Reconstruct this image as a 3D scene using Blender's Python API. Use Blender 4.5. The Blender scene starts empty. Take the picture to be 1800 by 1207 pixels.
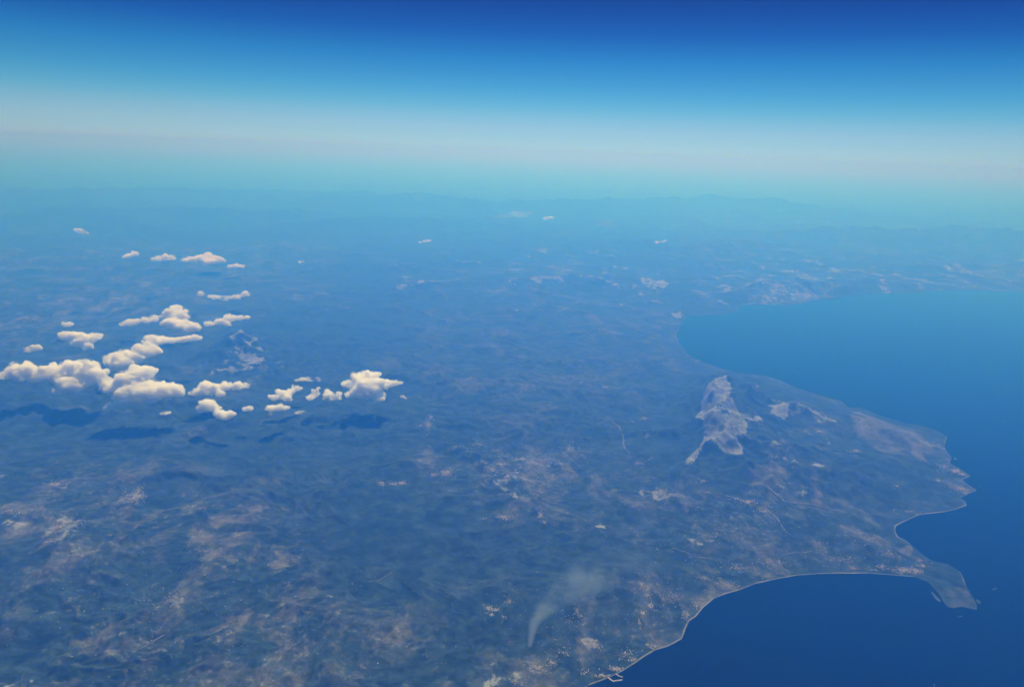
import bpy, math, random
import numpy as np
from mathutils import Matrix, Vector

SC = bpy.context.scene
COL = SC.collection
R = math.radians

# ------------------------------------------------------------------ camera
# An airliner window at 11 km, phone lens of about 26 mm, horizon tilted a little.
CAM_H = 11000.0
F = 1300.0            # focal length in pixels of the 1800 px wide photograph
W, H = 1800.0, 1207.0
PITCH = R(14.5)
ROLL = R(2.05)
rot = Matrix.Rotation(R(90) - PITCH, 3, 'X') @ Matrix.Rotation(ROLL, 3, 'Z')
cam_d = bpy.data.cameras.new('camera')
cam = bpy.data.objects.new('camera', cam_d)
COL.objects.link(cam)
cam.matrix_world = Matrix.Translation((0, 0, CAM_H)) @ rot.to_4x4()
cam_d.sensor_width = 36.0
cam_d.lens = 36.0 * F / W
cam_d.clip_start = 1.0
cam_d.clip_end = 9.0e6
SC.camera = cam

# ------------------------------------------------------------------ sky, sun, exposure
SUN_EL = R(56)
SUN_AZ = R(8)       # compass style: 0 = straight ahead (+Y), 90 = to the right (+X)
world = bpy.data.worlds.new('World')
SC.world = world
world.use_nodes = True
nt = world.node_tree
nt.nodes.clear()
wo = nt.nodes.new('ShaderNodeOutputWorld')
bg = nt.nodes.new('ShaderNodeBackground')
sky = nt.nodes.new('ShaderNodeTexSky')
sky.sky_type = 'NISHITA'
sky.sun_disc = False
sky.sun_elevation = SUN_EL
sky.sun_rotation = SUN_AZ
sky.altitude = 11000
sky.air_density = 1.0
sky.dust_density = 0.6
sky.ozone_density = 3.0
bg.inputs['Strength'].default_value = 0.1
# the thin dry air above an airliner is deeper blue than the sky model: tint by height above the horizon
tc = nt.nodes.new('ShaderNodeTexCoord')
sep = nt.nodes.new('ShaderNodeSeparateXYZ')
ramp = nt.nodes.new('ShaderNodeValToRGB')
mul = nt.nodes.new('ShaderNodeMix')
mul.data_type = 'RGBA'
mul.blend_type = 'MULTIPLY'
mul.inputs['Factor'].default_value = 1.0
mr = nt.nodes.new('ShaderNodeMapRange')
mr.inputs['From Min'].default_value = 0.0
mr.inputs['From Max'].default_value = 0.25
nt.links.new(tc.outputs['Generated'], sep.inputs[0])
nt.links.new(sep.outputs['Z'], mr.inputs['Value'])
nt.links.new(mr.outputs['Result'], ramp.inputs['Fac'])
SKY_STOPS = [(0.0, (0.83, 0.845, 0.665)), (0.05, (0.90, 0.85, 0.66)), (0.12, (0.97, 0.92, 0.68)), (0.174, (0.84, 0.97, 0.69)), (0.23, (0.58, 0.96, 0.72)), (0.313, (0.345, 0.87, 0.77)),
             (0.448, (0.15, 0.66, 0.77)), (0.578, (0.070, 0.32, 0.64)), (0.69, (0.052, 0.165, 0.48)), (0.80, (0.038, 0.088, 0.33))]
el = ramp.color_ramp.elements
SKY_STOPS.sort()
el[0].position, el[1].position = SKY_STOPS[0][0], SKY_STOPS[-1][0]
for p, c in SKY_STOPS[1:-1]:
    el.new(p)
for e, (p, c) in zip(el, SKY_STOPS):
    e.color = (*c, 1)
nt.links.new(sky.outputs['Color'], mul.inputs['A'])
nt.links.new(ramp.outputs['Color'], mul.inputs['B'])
nt.links.new(mul.outputs['Result'], bg.inputs['Color'])
nt.links.new(bg.outputs[0], wo.inputs['Surface'])

sun_d = bpy.data.lights.new('sun', 'SUN')
sun_d.energy = 4.0
sun_d.angle = R(0.5)
sun_d.color = (1.0, 0.995, 0.90)
sun = bpy.data.objects.new('sun', sun_d)
COL.objects.link(sun)
to_sun = Vector((math.cos(SUN_EL) * math.sin(SUN_AZ), math.cos(SUN_EL) * math.cos(SUN_AZ), math.sin(SUN_EL)))
sun.rotation_euler = to_sun.to_track_quat('Z', 'Y').to_euler()
sun.location = (0, 0, 20000)

SC.view_settings.view_transform = 'Standard'
SC.view_settings.look = 'None'
SC.view_settings.exposure = 0.38
SC.view_settings.gamma = 1.0
SC.cycles.max_bounces = 32
SC.cycles.volume_bounces = 32
SC.cycles.volume_step_rate = 0.2
SC.cycles.use_denoising = True


# ------------------------------------------------------------------ measuring helpers
RM = np.array(rot)


def at(x, y, z=0.0):
    """The place on the level z (metres) that was sighted at this bearing from the aircraft."""
    d = RM @ np.array([(x - W / 2) / F, -(y - H / 2) / F, -1.0])
    t = (z - CAM_H) / d[2]
    return np.array([d[0] * t, d[1] * t])


def atv(pts, z=0.0):
    return np.array([at(p[0], p[1], p[2] if len(p) > 2 else z) for p in pts])


def smooth(a, b, x):
    t = np.clip((x - a) / (b - a), 0, 1)
    return t * t * (3 - 2 * t)


def _hash(i, j, k, seed):
    h = (i.astype(np.int64) * 374761393 + j.astype(np.int64) * 668265263 + np.int64(k) * 2147483647 + seed * 1274126177) & 0xffffffff
    h = ((h ^ (h >> 13)) * 1274126177) & 0xffffffff
    h = ((h ^ (h >> 16)) * 2246822519) & 0xffffffff
    return (h ^ (h >> 15)) / 4294967295.0


def noise2(x, y, seed=0):
    xi, yi = np.floor(x), np.floor(y)
    fx, fy = x - xi, y - yi
    u = fx * fx * fx * (fx * (fx * 6 - 15) + 10)
    v = fy * fy * fy * (fy * (fy * 6 - 15) + 10)
    def g(a, b):
        t = _hash(xi + a, yi + b, 7, seed) * 2 * math.pi
        return np.cos(t) * (fx - a) + np.sin(t) * (fy - b)
    n0 = g(0, 0) * (1 - u) + g(1, 0) * u
    n1 = g(0, 1) * (1 - u) + g(1, 1) * u
    return (n0 * (1 - v) + n1 * v) * 1.5


def fbm(x, y, scale, octaves, seed=0, gain=0.5):
    out = np.zeros_like(x)
    a, tot, f = 1.0, 0.0, 1.0 / scale
    for o in range(octaves):
        out += a * noise2(x * f + 31.7 * o, y * f - 17.3 * o, seed + o)
        tot += a
        a *= gain
        f *= 2.03
    return out / tot


def ridged(x, y, scale, octaves, seed=0, gain=0.5):
    out = np.zeros_like(x)
    a, tot, f = 1.0, 0.0, 1.0 / scale
    for o in range(octaves):
        out += a * (1 - np.abs(noise2(x * f + 11.1 * o, y * f + 5.7 * o, seed + o)) * 1.6)
        tot += a
        a *= gain
        f *= 2.07
    return out / tot


def noise3(p, seed=0):
    i = np.floor(p)
    f = p - i
    u = f * f * (3 - 2 * f)
    out = np.zeros(len(p))
    for a in (0, 1):
        for b in (0, 1):
            for c in (0, 1):
                w = (u[:, 0] if a else 1 - u[:, 0]) * (u[:, 1] if b else 1 - u[:, 1]) * (u[:, 2] if c else 1 - u[:, 2])
                h = _hash(i[:, 0] + a + (i[:, 2] + c) * 57, i[:, 1] + b + (i[:, 2] + c) * 113, 3, seed)
                out += w * h
    return out * 2 - 1


def seg_dist(px, py, P, closed=False):
    """Distance to a polyline."""
    d2 = np.full(px.shape, 1e30)
    n = len(P)
    for i in range(n if closed else n - 1):
        a, b = P[i], P[(i + 1) % n]
        e = b - a
        L = e @ e
        t = np.clip(((px - a[0]) * e[0] + (py - a[1]) * e[1]) / max(L, 1e-9), 0, 1)
        dx, dy = px - a[0] - t * e[0], py - a[1] - t * e[1]
        np.minimum(d2, dx * dx + dy * dy, out=d2)
    return np.sqrt(d2)


def inside(px, py, P):
    r = np.zeros(px.shape, bool)
    n = len(P)
    for i in range(n):
        a, b = P[i], P[(i + 1) % n]
        if a[1] == b[1]:
            continue
        c = ((a[1] > py) != (b[1] > py)) & (px < (b[0] - a[0]) * (py - a[1]) / (b[1] - a[1]) + a[0])
        r ^= c
    return r


def signed(px, py, P):
    d = seg_dist(px, py, P, True)
    return np.where(inside(px, py, P), d, -d)


def tag(o, label, cat=None, kind=None, group=None):
    o['label'] = label
    if cat:
        o['category'] = cat
    if kind:
        o['kind'] = kind
    if group:
        o['group'] = group
    return o


def mesh_obj(name, verts, faces, mat, parent=None, smooth_shade=False):
    me = bpy.data.meshes.new(name)
    verts = np.asarray(verts, np.float32)
    if isinstance(faces, np.ndarray):
        k = faces.shape[1]
        me.vertices.add(len(verts))
        me.vertices.foreach_set('co', verts.ravel())
        me.loops.add(faces.size)
        me.loops.foreach_set('vertex_index', faces.astype(np.int32).ravel())
        me.polygons.add(len(faces))
        me.polygons.foreach_set('loop_start', np.arange(0, faces.size, k, dtype=np.int32))
        me.update(calc_edges=True)
    else:
        me.from_pydata(verts.tolist(), [], faces)
    if smooth_shade:
        me.polygons.foreach_set('use_smooth', np.ones(len(me.polygons), bool))
    if mat:
        me.materials.append(mat)
    o = bpy.data.objects.new(name, me)
    COL.objects.link(o)
    if parent:
        o.parent = parent
    return o


# ------------------------------------------------------------------ materials
class NT:
    def __init__(self, name):
        self.m = bpy.data.materials.new(name)
        self.m.use_nodes = True
        self.t = self.m.node_tree
        self.t.nodes.clear()
        self.out = self.t.nodes.new('ShaderNodeOutputMaterial')

    def n(self, kind, **kw):
        nd = self.t.nodes.new(kind)
        for k, v in kw.items():
            setattr(nd, k, v)
        return nd

    def l(self, a, b):
        self.t.links.new(a, b)

    def noise(self, vec, scale, detail=4, rough=0.55):
        nd = self.n('ShaderNodeTexNoise')
        nd.inputs['Scale'].default_value = scale
        nd.inputs['Detail'].default_value = detail
        nd.inputs['Roughness'].default_value = rough
        self.l(vec, nd.inputs['Vector'])
        return nd.outputs['Fac']

    def rng(self, v, a, b, c=0.0, d=1.0, kind='SMOOTHSTEP'):
        nd = self.n('ShaderNodeMapRange', interpolation_type=kind)
        self.l(v, nd.inputs['Value'])
        for k, q in zip(('From Min', 'From Max', 'To Min', 'To Max'), (a, b, c, d)):
            nd.inputs[k].default_value = q
        return nd.outputs['Result']

    def math(self, op, a, b):
        nd = self.n('ShaderNodeMath', operation=op)
        for i, q in enumerate((a, b)):
            if isinstance(q, (int, float)):
                nd.inputs[i].default_value = q
            else:
                self.l(q, nd.inputs[i])
        return nd.outputs[0]

    def mix(self, f, a, b):
        nd = self.n('ShaderNodeMix', data_type='RGBA')
        if isinstance(f, (int, float)):
            nd.inputs['Factor'].default_value = f
        else:
            self.l(f, nd.inputs['Factor'])
        for k, q in (('A', a), ('B', b)):
            if isinstance(q, tuple):
                nd.inputs[k].default_value = (*q, 1)
            else:
                self.l(q, nd.inputs[k])
        return nd.outputs['Result']

    def attr(self, name):
        return self.n('ShaderNodeAttribute', attribute_name=name).outputs['Fac']


def plain(name, rgb, rough=0.9, vary=0.0, scale=0.01):
    q = NT(name)
    p = q.n('ShaderNodeBsdfPrincipled')
    p.inputs['Roughness'].default_value = rough
    geo = q.n('ShaderNodeNewGeometry')
    f = q.noise(geo.outputs['Position'], scale, 3)
    lo = tuple(c * (1 - vary) for c in rgb)
    hi = tuple(min(1, c * (1 + vary)) for c in rgb)
    q.l(q.mix(q.rng(f, 0.3, 0.7), lo, hi), p.inputs['Base Color'])
    q.l(p.outputs[0], q.out.inputs['Surface'])
    return q.m


def land_material():
    q = NT('land')
    p = q.n('ShaderNodeBsdfPrincipled')
    p.inputs['Roughness'].default_value = 0.95
    p.inputs['Specular IOR Level'].default_value = 0.1
    pos = q.n('ShaderNodeNewGeometry').outputs['Position']
    crest = q.attr('crest')
    n_big = q.noise(pos, 1 / 9000, 5, 0.6)
    n_speck = q.noise(pos, 1 / 170, 4, 0.75)
    n_mid = q.noise(pos, 1 / 1800, 6, 0.65)
    n_fin = q.noise(pos, 1 / 420, 5, 0.7)
    # parcels of farmland and the grain of the valleys: stretched, warped cells
    wn = q.n('ShaderNodeTexNoise')
    wn.inputs['Scale'].default_value = 1 / 1500
    wn.inputs['Detail'].default_value = 6
    q.l(pos, wn.inputs['Vector'])
    ws = q.n('ShaderNodeVectorMath', operation='SCALE')
    ws.inputs['Scale'].default_value = 2200
    q.l(wn.outputs['Color'], ws.inputs[0])
    warp = q.n('ShaderNodeVectorMath', operation='ADD')
    q.l(pos, warp.inputs[0])
    q.l(ws.outputs[0], warp.inputs[1])
    mp = q.n('ShaderNodeMapping')
    mp.inputs['Rotation'].default_value = (0, 0, R(35))
    mp.inputs['Scale'].default_value = (1.0, 0.38, 1.0)
    q.l(warp.outputs[0], mp.inputs['Vector'])
    n_grain = q.noise(mp.outputs[0], 1 / 900, 6, 0.68)
    vor = q.n('ShaderNodeTexVoronoi')
    vor.inputs['Scale'].default_value = 1 / 210
    q.l(mp.outputs[0], vor.inputs['Vector'])
    cell = q.n('ShaderNodeSeparateColor')
    q.l(vor.outputs['Color'], cell.inputs[0])
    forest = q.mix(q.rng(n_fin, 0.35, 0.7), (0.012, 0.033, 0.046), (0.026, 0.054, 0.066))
    scrub = q.mix(q.rng(n_fin, 0.35, 0.65), (0.040, 0.066, 0.076), (0.078, 0.098, 0.102))
    base = q.mix(q.rng(n_mid, 0.42, 0.66), forest, scrub)
    base = q.mix(q.math('MULTIPLY', q.rng(n_big, 0.40, 0.62), q.rng(crest, 0.15, 0.7, 0.3, 1.0)), forest, base)
    field = q.mix(cell.outputs[0], (0.056, 0.080, 0.086), (0.128, 0.130, 0.128))
    fm = q.math('MULTIPLY', q.attr('farm'), q.rng(q.math('ADD', q.math('MULTIPLY', n_mid, 0.6), n_grain), 0.74, 0.96))
    fm = q.math('MULTIPLY', fm, q.rng(crest, 0.0, 0.6, 0.35, 1.0))
    col = q.mix(fm, base, field)
    sp = q.math('MULTIPLY', q.rng(n_speck, 0.56, 0.68), q.math('MULTIPLY', q.attr('farm'), q.rng(n_grain, 0.40, 0.62)))
    col = q.mix(q.math('MULTIPLY', sp, 0.75), col, (0.19, 0.19, 0.18))
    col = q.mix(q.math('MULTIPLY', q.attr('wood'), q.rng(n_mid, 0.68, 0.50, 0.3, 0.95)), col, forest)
    bare = q.mix(q.rng(n_fin, 0.35, 0.65), (0.120, 0.145, 0.162), (0.190, 0.215, 0.235))
    bm = q.rng(q.math('ADD', q.attr('bare'), q.math('ADD', q.math('MULTIPLY', q.math('SUBTRACT', n_mid, 0.5), 1.0), q.math('MULTIPLY', q.math('SUBTRACT', n_fin, 0.5), 1.3))), 0.42, 0.58)
    col = q.mix(bm, col, bare)
    earth = q.mix(q.rng(n_grain, 0.35, 0.65), (0.062, 0.078, 0.082), (0.128, 0.130, 0.124))
    em = q.rng(q.math('ADD', q.attr('earth'), q.math('MULTIPLY', q.math('SUBTRACT', n_grain, 0.5), 1.4)), 0.30, 0.80, 0.0, 0.85)
    col = q.mix(em, col, earth)
    sand = q.math('MULTIPLY', q.rng(q.math('ADD', q.attr('shore'), q.math('MULTIPLY', q.math('SUBTRACT', n_fin, 0.5), 100.0)), 52, 14), q.attr('sandy'))
    col = q.mix(sand, col, (0.20, 0.215, 0.225))
    fine = q.n('ShaderNodeVectorMath', operation='SCALE')
    q.l(col, fine.inputs[0])
    q.l(q.math('MULTIPLY', q.rng(n_speck, 0.30, 0.70, 0.72, 1.28), q.rng(n_fin, 0.30, 0.70, 0.75, 1.25)), fine.inputs['Scale'])
    q.l(fine.outputs[0], p.inputs['Base Color'])
    q.l(p.outputs[0], q.out.inputs['Surface'])
    return q.m


def sea_material():
    q = NT('sea_water')
    p = q.n('ShaderNodeBsdfPrincipled')
    pos = q.n('ShaderNodeNewGeometry').outputs['Position']
    n1 = q.noise(pos, 1 / 7000, 4, 0.6)
    q.l(q.mix(q.rng(n1, 0.3, 0.7), (0.0008, 0.003, 0.011), (0.0012, 0.0045, 0.015)), p.inputs['Base Color'])
    p.inputs['Roughness'].default_value = 0.12
    p.inputs['IOR'].default_value = 1.33
    p.inputs['Specular IOR Level'].default_value = 0.15
    q.l(p.outputs[0], q.out.inputs['Surface'])
    return q.m


M_LAND = land_material()
M_SEA = sea_material()

# ------------------------------------------------------------------ coastline (traced, then laid out on the ground)
COAST = [(1030, 1204), (1055, 1194), (1080, 1187), (1100, 1178), (1112, 1166), (1130, 1151), (1150, 1141), (1175, 1134),
         (1199, 1123), (1206, 1106), (1214, 1091), (1225, 1083), (1238, 1068), (1254, 1052), (1275, 1044), (1300, 1037),
         (1325, 1026), (1360, 1018), (1400, 1012), (1440, 1007), (1500, 1008), (1560, 1008), (1603, 1011), (1626, 1020),
         (1639, 1034), (1649, 1046), (1657, 1057), (1662, 1066), (1678, 1068), (1690, 1064), (1702, 1067), (1715, 1070), (1716, 1061),
         (1711, 1048), (1704, 1032), (1697, 1018), (1690, 1006), (1676, 995), (1660, 989), (1640, 985), (1622, 975),
         (1608, 963), (1592, 949), (1577, 942), (1571, 932), (1574, 924), (1590, 915), (1620, 906), (1660, 899), (1700, 888),
         (1697, 880), (1686, 875), (1704, 866), (1715, 861), (1700, 851), (1690, 843), (1703, 836), (1690, 825), (1667, 813),
         (1672, 803), (1662, 785), (1664, 767), (1650, 757), (1620, 748), (1586, 743), (1547, 730), (1512, 716), (1492, 717),
         (1479, 705), (1444, 695), (1420, 688), (1396, 680), (1370, 668), (1349, 661), (1302, 656), (1267, 647), (1228, 633),
         (1206, 620), (1192, 600), (1191, 585), (1194, 573), (1209, 558), (1198, 556), (1213, 554), (1267, 554), (1296, 547),
         (1301, 538), (1323, 534), (1387, 537), (1413, 532), (1440, 526), (1483, 522), (1520, 517), (1570, 515), (1613, 514), (1653, 511),
         (1720, 511), (1800, 513)]
coast_xy = atv(COAST)
# roughen the traced line with small coves
def roughen(P, step, amp, seed):
    out = []
    for i in range(len(P) - 1):
        a, b = P[i], P[i + 1]
        L = np.linalg.norm(b - a)
        n = max(1, int(L / step))
        for k in range(n):
            out.append(a + (b - a) * k / n)
    out.append(P[-1])
    out = np.array(out)
    dx = fbm(out[:, 0], out[:, 1], step * 2.2, 3, seed) * amp
    dy = fbm(out[:, 0] + 9e4, out[:, 1] - 4e4, step * 2.2, 3, seed + 9) * amp
    out[:, 0] += dx
    out[:, 1] += dy
    return out
near = np.linalg.norm(coast_xy, axis=1)
coast_fine = roughen(coast_xy, 420.0, 130.0, 5)
first, last = coast_fine[0], coast_fine[-1]
SEA_POLY = np.vstack([[[-9000, -60000], [first[0] - 5200, first[1] - 9000], [first[0] - 1900, first[1] - 2600]], coast_fine,
                      [[last[0] + 26000, last[1] - 6000], [last[0] + 70000, last[1] + 9000], [last[0] + 160000, last[1] - 30000],
                       [last[0] + 320000, last[1] - 60000], [500000, -300000], [-9000, -300000]]])
ISLETS = [[(1635, 1037), (1640, 1040), (1648, 1049), (1655, 1056), (1651, 1057), (1643, 1051)],
          [(1716, 1052), (1721, 1054), (1725, 1059), (1721, 1061), (1717, 1058)],
          [(1683, 806), (1676, 803), (1679, 808)], [(1722, 853), (1726, 855), (1721, 856)]]
ISLET_POLY = [atv(p) for p in ISLETS]


def shore_distance(x, y):
    """Metres inland from the shore, negative at sea."""
    s = -signed(x, y, SEA_POLY)
    for P in ISLET_POLY:
        b0, b1 = P.min(0) - 400, P.max(0) + 400
        m = (x > b0[0]) & (x < b1[0]) & (y > b0[1]) & (y < b1[1])
        if m.any():
            s[m] = np.maximum(s[m], signed(x[m], y[m], P))
    return s


# ------------------------------------------------------------------ relief
# ridges: sighted points with their height, crest height, width to the left and to the right of the ridge line
RIDGES = [
    ([(1268, 664, 480), (1260, 686, 720), (1250, 712, 820), (1242, 742, 800), (1238, 772, 700), (1222, 812, 330)], 900, 900, 2900),
    ([(1240, 742, 850), (1262, 768, 720), (1290, 798, 500)], 520, 800, 800),
    ([(1255, 700, 850), (1275, 706, 600), (1300, 722, 450)], 450, 700, 700),
    ([(1300, 688, 560), (1350, 710, 560), (1410, 728, 460)], 560, 1100, 900),
    ([(1500, 732, 360), (1560, 752, 420), (1630, 773, 350)], 380, 1200, 1200),
    ([(1330, 786, 560), (1400, 796, 600), (1480, 812, 480), (1560, 826, 300)], 520, 1400, 1400),
    ([(1400, 832, 420), (1410, 850, 330), (1420, 874, 150)], 330, 300, 380), ([(1450, 835, 400), (1456, 855, 300), (1464, 882, 140)], 300, 300, 380),
    ([(1350, 826, 420), (1356, 845, 330), (1366, 868, 160)], 320, 320, 380), ([(1310, 826, 400), (1314, 845, 300), (1322, 866, 160)], 280, 300, 350),
    ([(1500, 838, 330), (1512, 866, 150)], 240, 320, 380),
    ([(1690, 1012, 90), (1696, 1035, 130), (1690, 1055, 110)], 210, 300, 300),
    ([(1660, 1000, 60), (1686, 1012, 90)], 70, 260, 260),
    ([(430, 604, 950), (418, 616, 800), (400, 640, 450), (360, 652, 250)], 660, 2300, 2300),
    ([(430, 604, 950), (462, 620, 700), (495, 643, 380), (530, 655, 200)], 600, 2300, 2200),
    ([(430, 604, 950), (436, 640, 400)], 420, 900, 900),
    # far ranges
    ([(1120, 362, 1500), (1180, 352, 2000), (1250, 346, 2600), (1330, 349, 2700), (1400, 357, 2300), (1470, 370, 1600), (1520, 384, 900)], 2700, 8000, 8000),
    ([(1560, 420, 1000), (1600, 411, 1500), (1650, 402, 2100), (1690, 397, 2500), (1740, 404, 2200), (1830, 410, 2300)], 2400, 5500, 5500),
    ([(1400, 412, 1100), (1480, 408, 1300), (1560, 416, 1000)], 1200, 4500, 4500),
    ([(-80, 338, 1800), (100, 336, 2000), (260, 333, 2200), (400, 336, 2000), (560, 342, 1700), (700, 347, 1500)], 1900, 12000, 12000),
    ([(700, 352, 1700), (900, 356, 1900), (1050, 360, 1600)], 1900, 9000, 9000),
    ([(120, 372, 1500), (300, 366, 1800), (480, 374, 1400)], 1600, 7000, 7000),
    ([(560, 392, 1000), (700, 384, 1300), (860, 392, 900)], 1100, 5000, 5000),
    ([(1200, 445, 1100), (1290, 422, 1400), (1350, 438, 1000)], 1200, 4200, 4200),
    ([(1020, 432, 800), (1080, 420, 1000), (1140, 434, 700)], 800, 3600, 3600),
    ([(1280, 520, 400), (1330, 498, 800), (1400, 488, 1000), (1460, 502, 700)], 900, 2000, 2000),
    ([(1480, 500, 500), (1540, 488, 700), (1600, 494, 500)], 600, 2000, 2000),
    ([(1640, 470, 700), (1700, 458, 1100), (1760, 470, 800), (1830, 466, 900)], 1000, 2600, 2600),
    ([(680, 512, 500), (760, 492, 900), (830, 498, 500)], 820, 2000, 2000),
    ([(905, 497, 500), (985, 488, 800), (1100, 485, 800), (1180, 506, 450)], 760, 2300, 2300),
    ([(560, 470, 500), (640, 462, 700), (720, 470, 400)], 600, 2400, 2400),
]
RIDGE_W = []
for pts, hgt, wl, wr in RIDGES:
    RIDGE_W.append((np.array([at(x, y, z) for x, y, z in pts]), np.array([p[2] for p in pts], float), hgt, wl, wr))


VAL = [None]


def valleys(x, y):
    """Branching spurs: 1 on the crests, falling into the gullies."""
    wx = fbm(x, y, 5200, 4, 131) * 2600
    wy = fbm(x + 3e4, y - 8e4, 5200, 4, 137) * 2600
    VAL[0] = ridged(x + wx, y + wy, 5600, 6, 151, 0.58)
    return VAL[0]


def relief(x, y, s):
    r = np.hypot(x, y)
    inl = 1 - np.exp(-np.maximum(s, 0) / 5000)
    far = smooth(50e3, 160e3, r)
    h = 40 * inl + inl * (300 + 900 * far) * np.maximum(ridged(x, y, 15000, 7, 3) - 0.35, 0) * 1.5
    h += inl * 200 * (fbm(x, y, 3800, 6, 21) + 0.1) + inl * 640 * np.maximum(valleys(x, y) - 0.5, 0) + inl * 70 * (ridged(x, y, 1300, 4, 61) - 0.5)
    rn = ridged(x, y, 2600, 5, 41)
    for P, zs, hgt, wl, wr in RIDGE_W:
        pad = max(wl, wr) * 3.2
        b0, b1 = P.min(0) - pad, P.max(0) + pad
        m = (x > b0[0]) & (x < b1[0]) & (y > b0[1]) & (y < b1[1])
        if not m.any():
            continue
        xs, ys = x[m], y[m]
        oc = 4 if max(wl, wr) < 4000 else 2
        wx = fbm(xs, ys, max(wl, wr) * 1.5, oc, 77) * max(wl, wr) * 0.5
        wy = fbm(xs + 5e4, ys, max(wl, wr) * 1.5, oc, 78) * max(wl, wr) * 0.5
        xs2, ys2 = xs + wx, ys + wy
        best = np.full(xs.shape, 0.0)
        for i in range(len(P) - 1):
            a, b = P[i], P[i + 1]
            e = b - a
            t = np.clip(((xs2 - a[0]) * e[0] + (ys2 - a[1]) * e[1]) / (e @ e), 0, 1)
            dx, dy = xs2 - a[0] - t * e[0], ys2 - a[1] - t * e[1]
            right = (e[0] * dy - e[1] * dx) * np.sign(e[1] + 1e-6) < 0
            w = np.where(right, wr, wl)
            k = np.exp(-(np.hypot(dx, dy) / w) ** 1.4) * (zs[i] + (zs[i + 1] - zs[i]) * t) / zs.max()
            best = np.maximum(best, k)
        h[m] += best * hgt * ((0.36 + 0.76 * rn[m]) if oc == 4 else (0.78 + 0.24 * rn[m])) * smooth(0, 900, s[m])
    low = np.clip(s * 0.10, -60, 7)
    return low + np.maximum(h, 0) * smooth(60, 1500, s)


# bare rock, earth and farm patches: outlines sighted on the ground
def poly_mask(x, y, polys):
    m = np.zeros_like(x)
    for pts, z, strength, soft in polys:
        P = atv(pts, z)
        b0, b1 = P.min(0) - soft * 2, P.max(0) + soft * 2
        k = (x > b0[0]) & (x < b1[0]) & (y > b0[1]) & (y < b1[1])
        if not k.any():
            continue
        d = signed(x[k], y[k], P) + fbm(x[k], y[k], soft * 2.5, 4, 91) * soft * 1.3
        m[k] = np.maximum(m[k], strength * smooth(-soft, soft, d)) if strength > 0 else m[k] * (1 + strength * smooth(-soft, soft, d))
    return m


BARE = [
    ([(1262, 665), (1273, 668), (1277, 680), (1284, 692), (1284, 706), (1281, 716), (1301, 735), (1313, 752), (1312, 772), (1290, 778),
      (1301, 795, 420), (1307, 812, 320), (1290, 815, 320), (1262, 800, 480), (1247, 788, 560), (1234, 800, 400), (1222, 820, 260), (1210, 830, 200), (1196, 828, 200), (1202, 815, 260),
      (1216, 801, 380), (1234, 782, 560), (1239, 773, 620), (1234, 758), (1221, 741), (1219, 728), (1232, 712), (1248, 695), (1254, 680)], 650, 0.72, 120),
    ([(1250, 738), (1262, 730), (1278, 742), (1284, 758), (1268, 766), (1254, 752)], 560, -0.45, 130),
    ([(1350, 724), (1374, 726), (1388, 738), (1378, 744), (1352, 740)], 350, 0.75, 160),
    ([(1338, 698), (1378, 710), (1418, 729), (1408, 735), (1366, 717)], 380, 0.62, 160),
    ([(376, 650), (400, 612), (430, 600), (466, 614), (504, 648), (440, 655)], 550, 0.49, 800),
    ([(1276, 536), (1330, 522), (1372, 500), (1410, 508), (1425, 525), (1390, 535), (1320, 533)], 200, 0.46, 900),
    ([(1120, 488), (1150, 492), (1184, 508), (1150, 512), (1126, 500)], 400, 0.58, 600),
    ([(905, 496), (940, 490), (990, 484), (992, 500), (940, 498)], 400, 0.55, 500),
    ([(1010, 494), (1060, 486), (1064, 492), (1014, 497)], 400, 0.52, 500),
    ([(680, 512), (720, 502), (764, 492), (770, 500), (700, 512)], 400, 0.55, 500),
    ([(555, 552), (600, 540), (635, 545), (625, 556)], 200, 0.45, 500),
    ([(860, 388), (900, 378), (940, 382), (930, 390)], 200, 0.5, 1500),
    ([(1035, 398), (1060, 386), (1095, 398), (1070, 404)], 300, 0.45, 1500),
    ([(1178, 552), (1196, 546), (1206, 556), (1190, 562)], 0, 0.62, 300),
    ([(75, 965), (95, 935), (125, 922), (162, 932), (152, 958), (105, 985), (80, 985)], 0, 0.50, 260),
    ([(205, 890), (222, 868), (250, 866), (268, 888), (240, 905)], 0, 0.47, 240),
    ([(78, 868), (100, 858), (124, 858), (120, 872), (90, 876)], 0, 0.47, 200),
    ([(1030, 930), (1080, 922), (1090, 934), (1056, 940)], 0, 0.40, 160),
    ([(464, 1012), (478, 992), (508, 985), (500, 1010), (474, 1020)], 0, 0.46, 150),
    ([(62, 1144), (120, 1122), (176, 1102), (186, 1106), (150, 1126), (80, 1148)], 0, 0.48, 130),
    ([(846, 1072), (870, 1076), (892, 1080), (872, 1092), (862, 1088)], 0, 0.55, 90),
    ([(1016, 1128), (1040, 1124), (1064, 1138), (1046, 1144), (1024, 1138)], 0, 0.6, 90),
    ([(1222, 1008), (1246, 1012), (1258, 1018), (1238, 1020)], 0, 0.5, 90),
]
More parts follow.
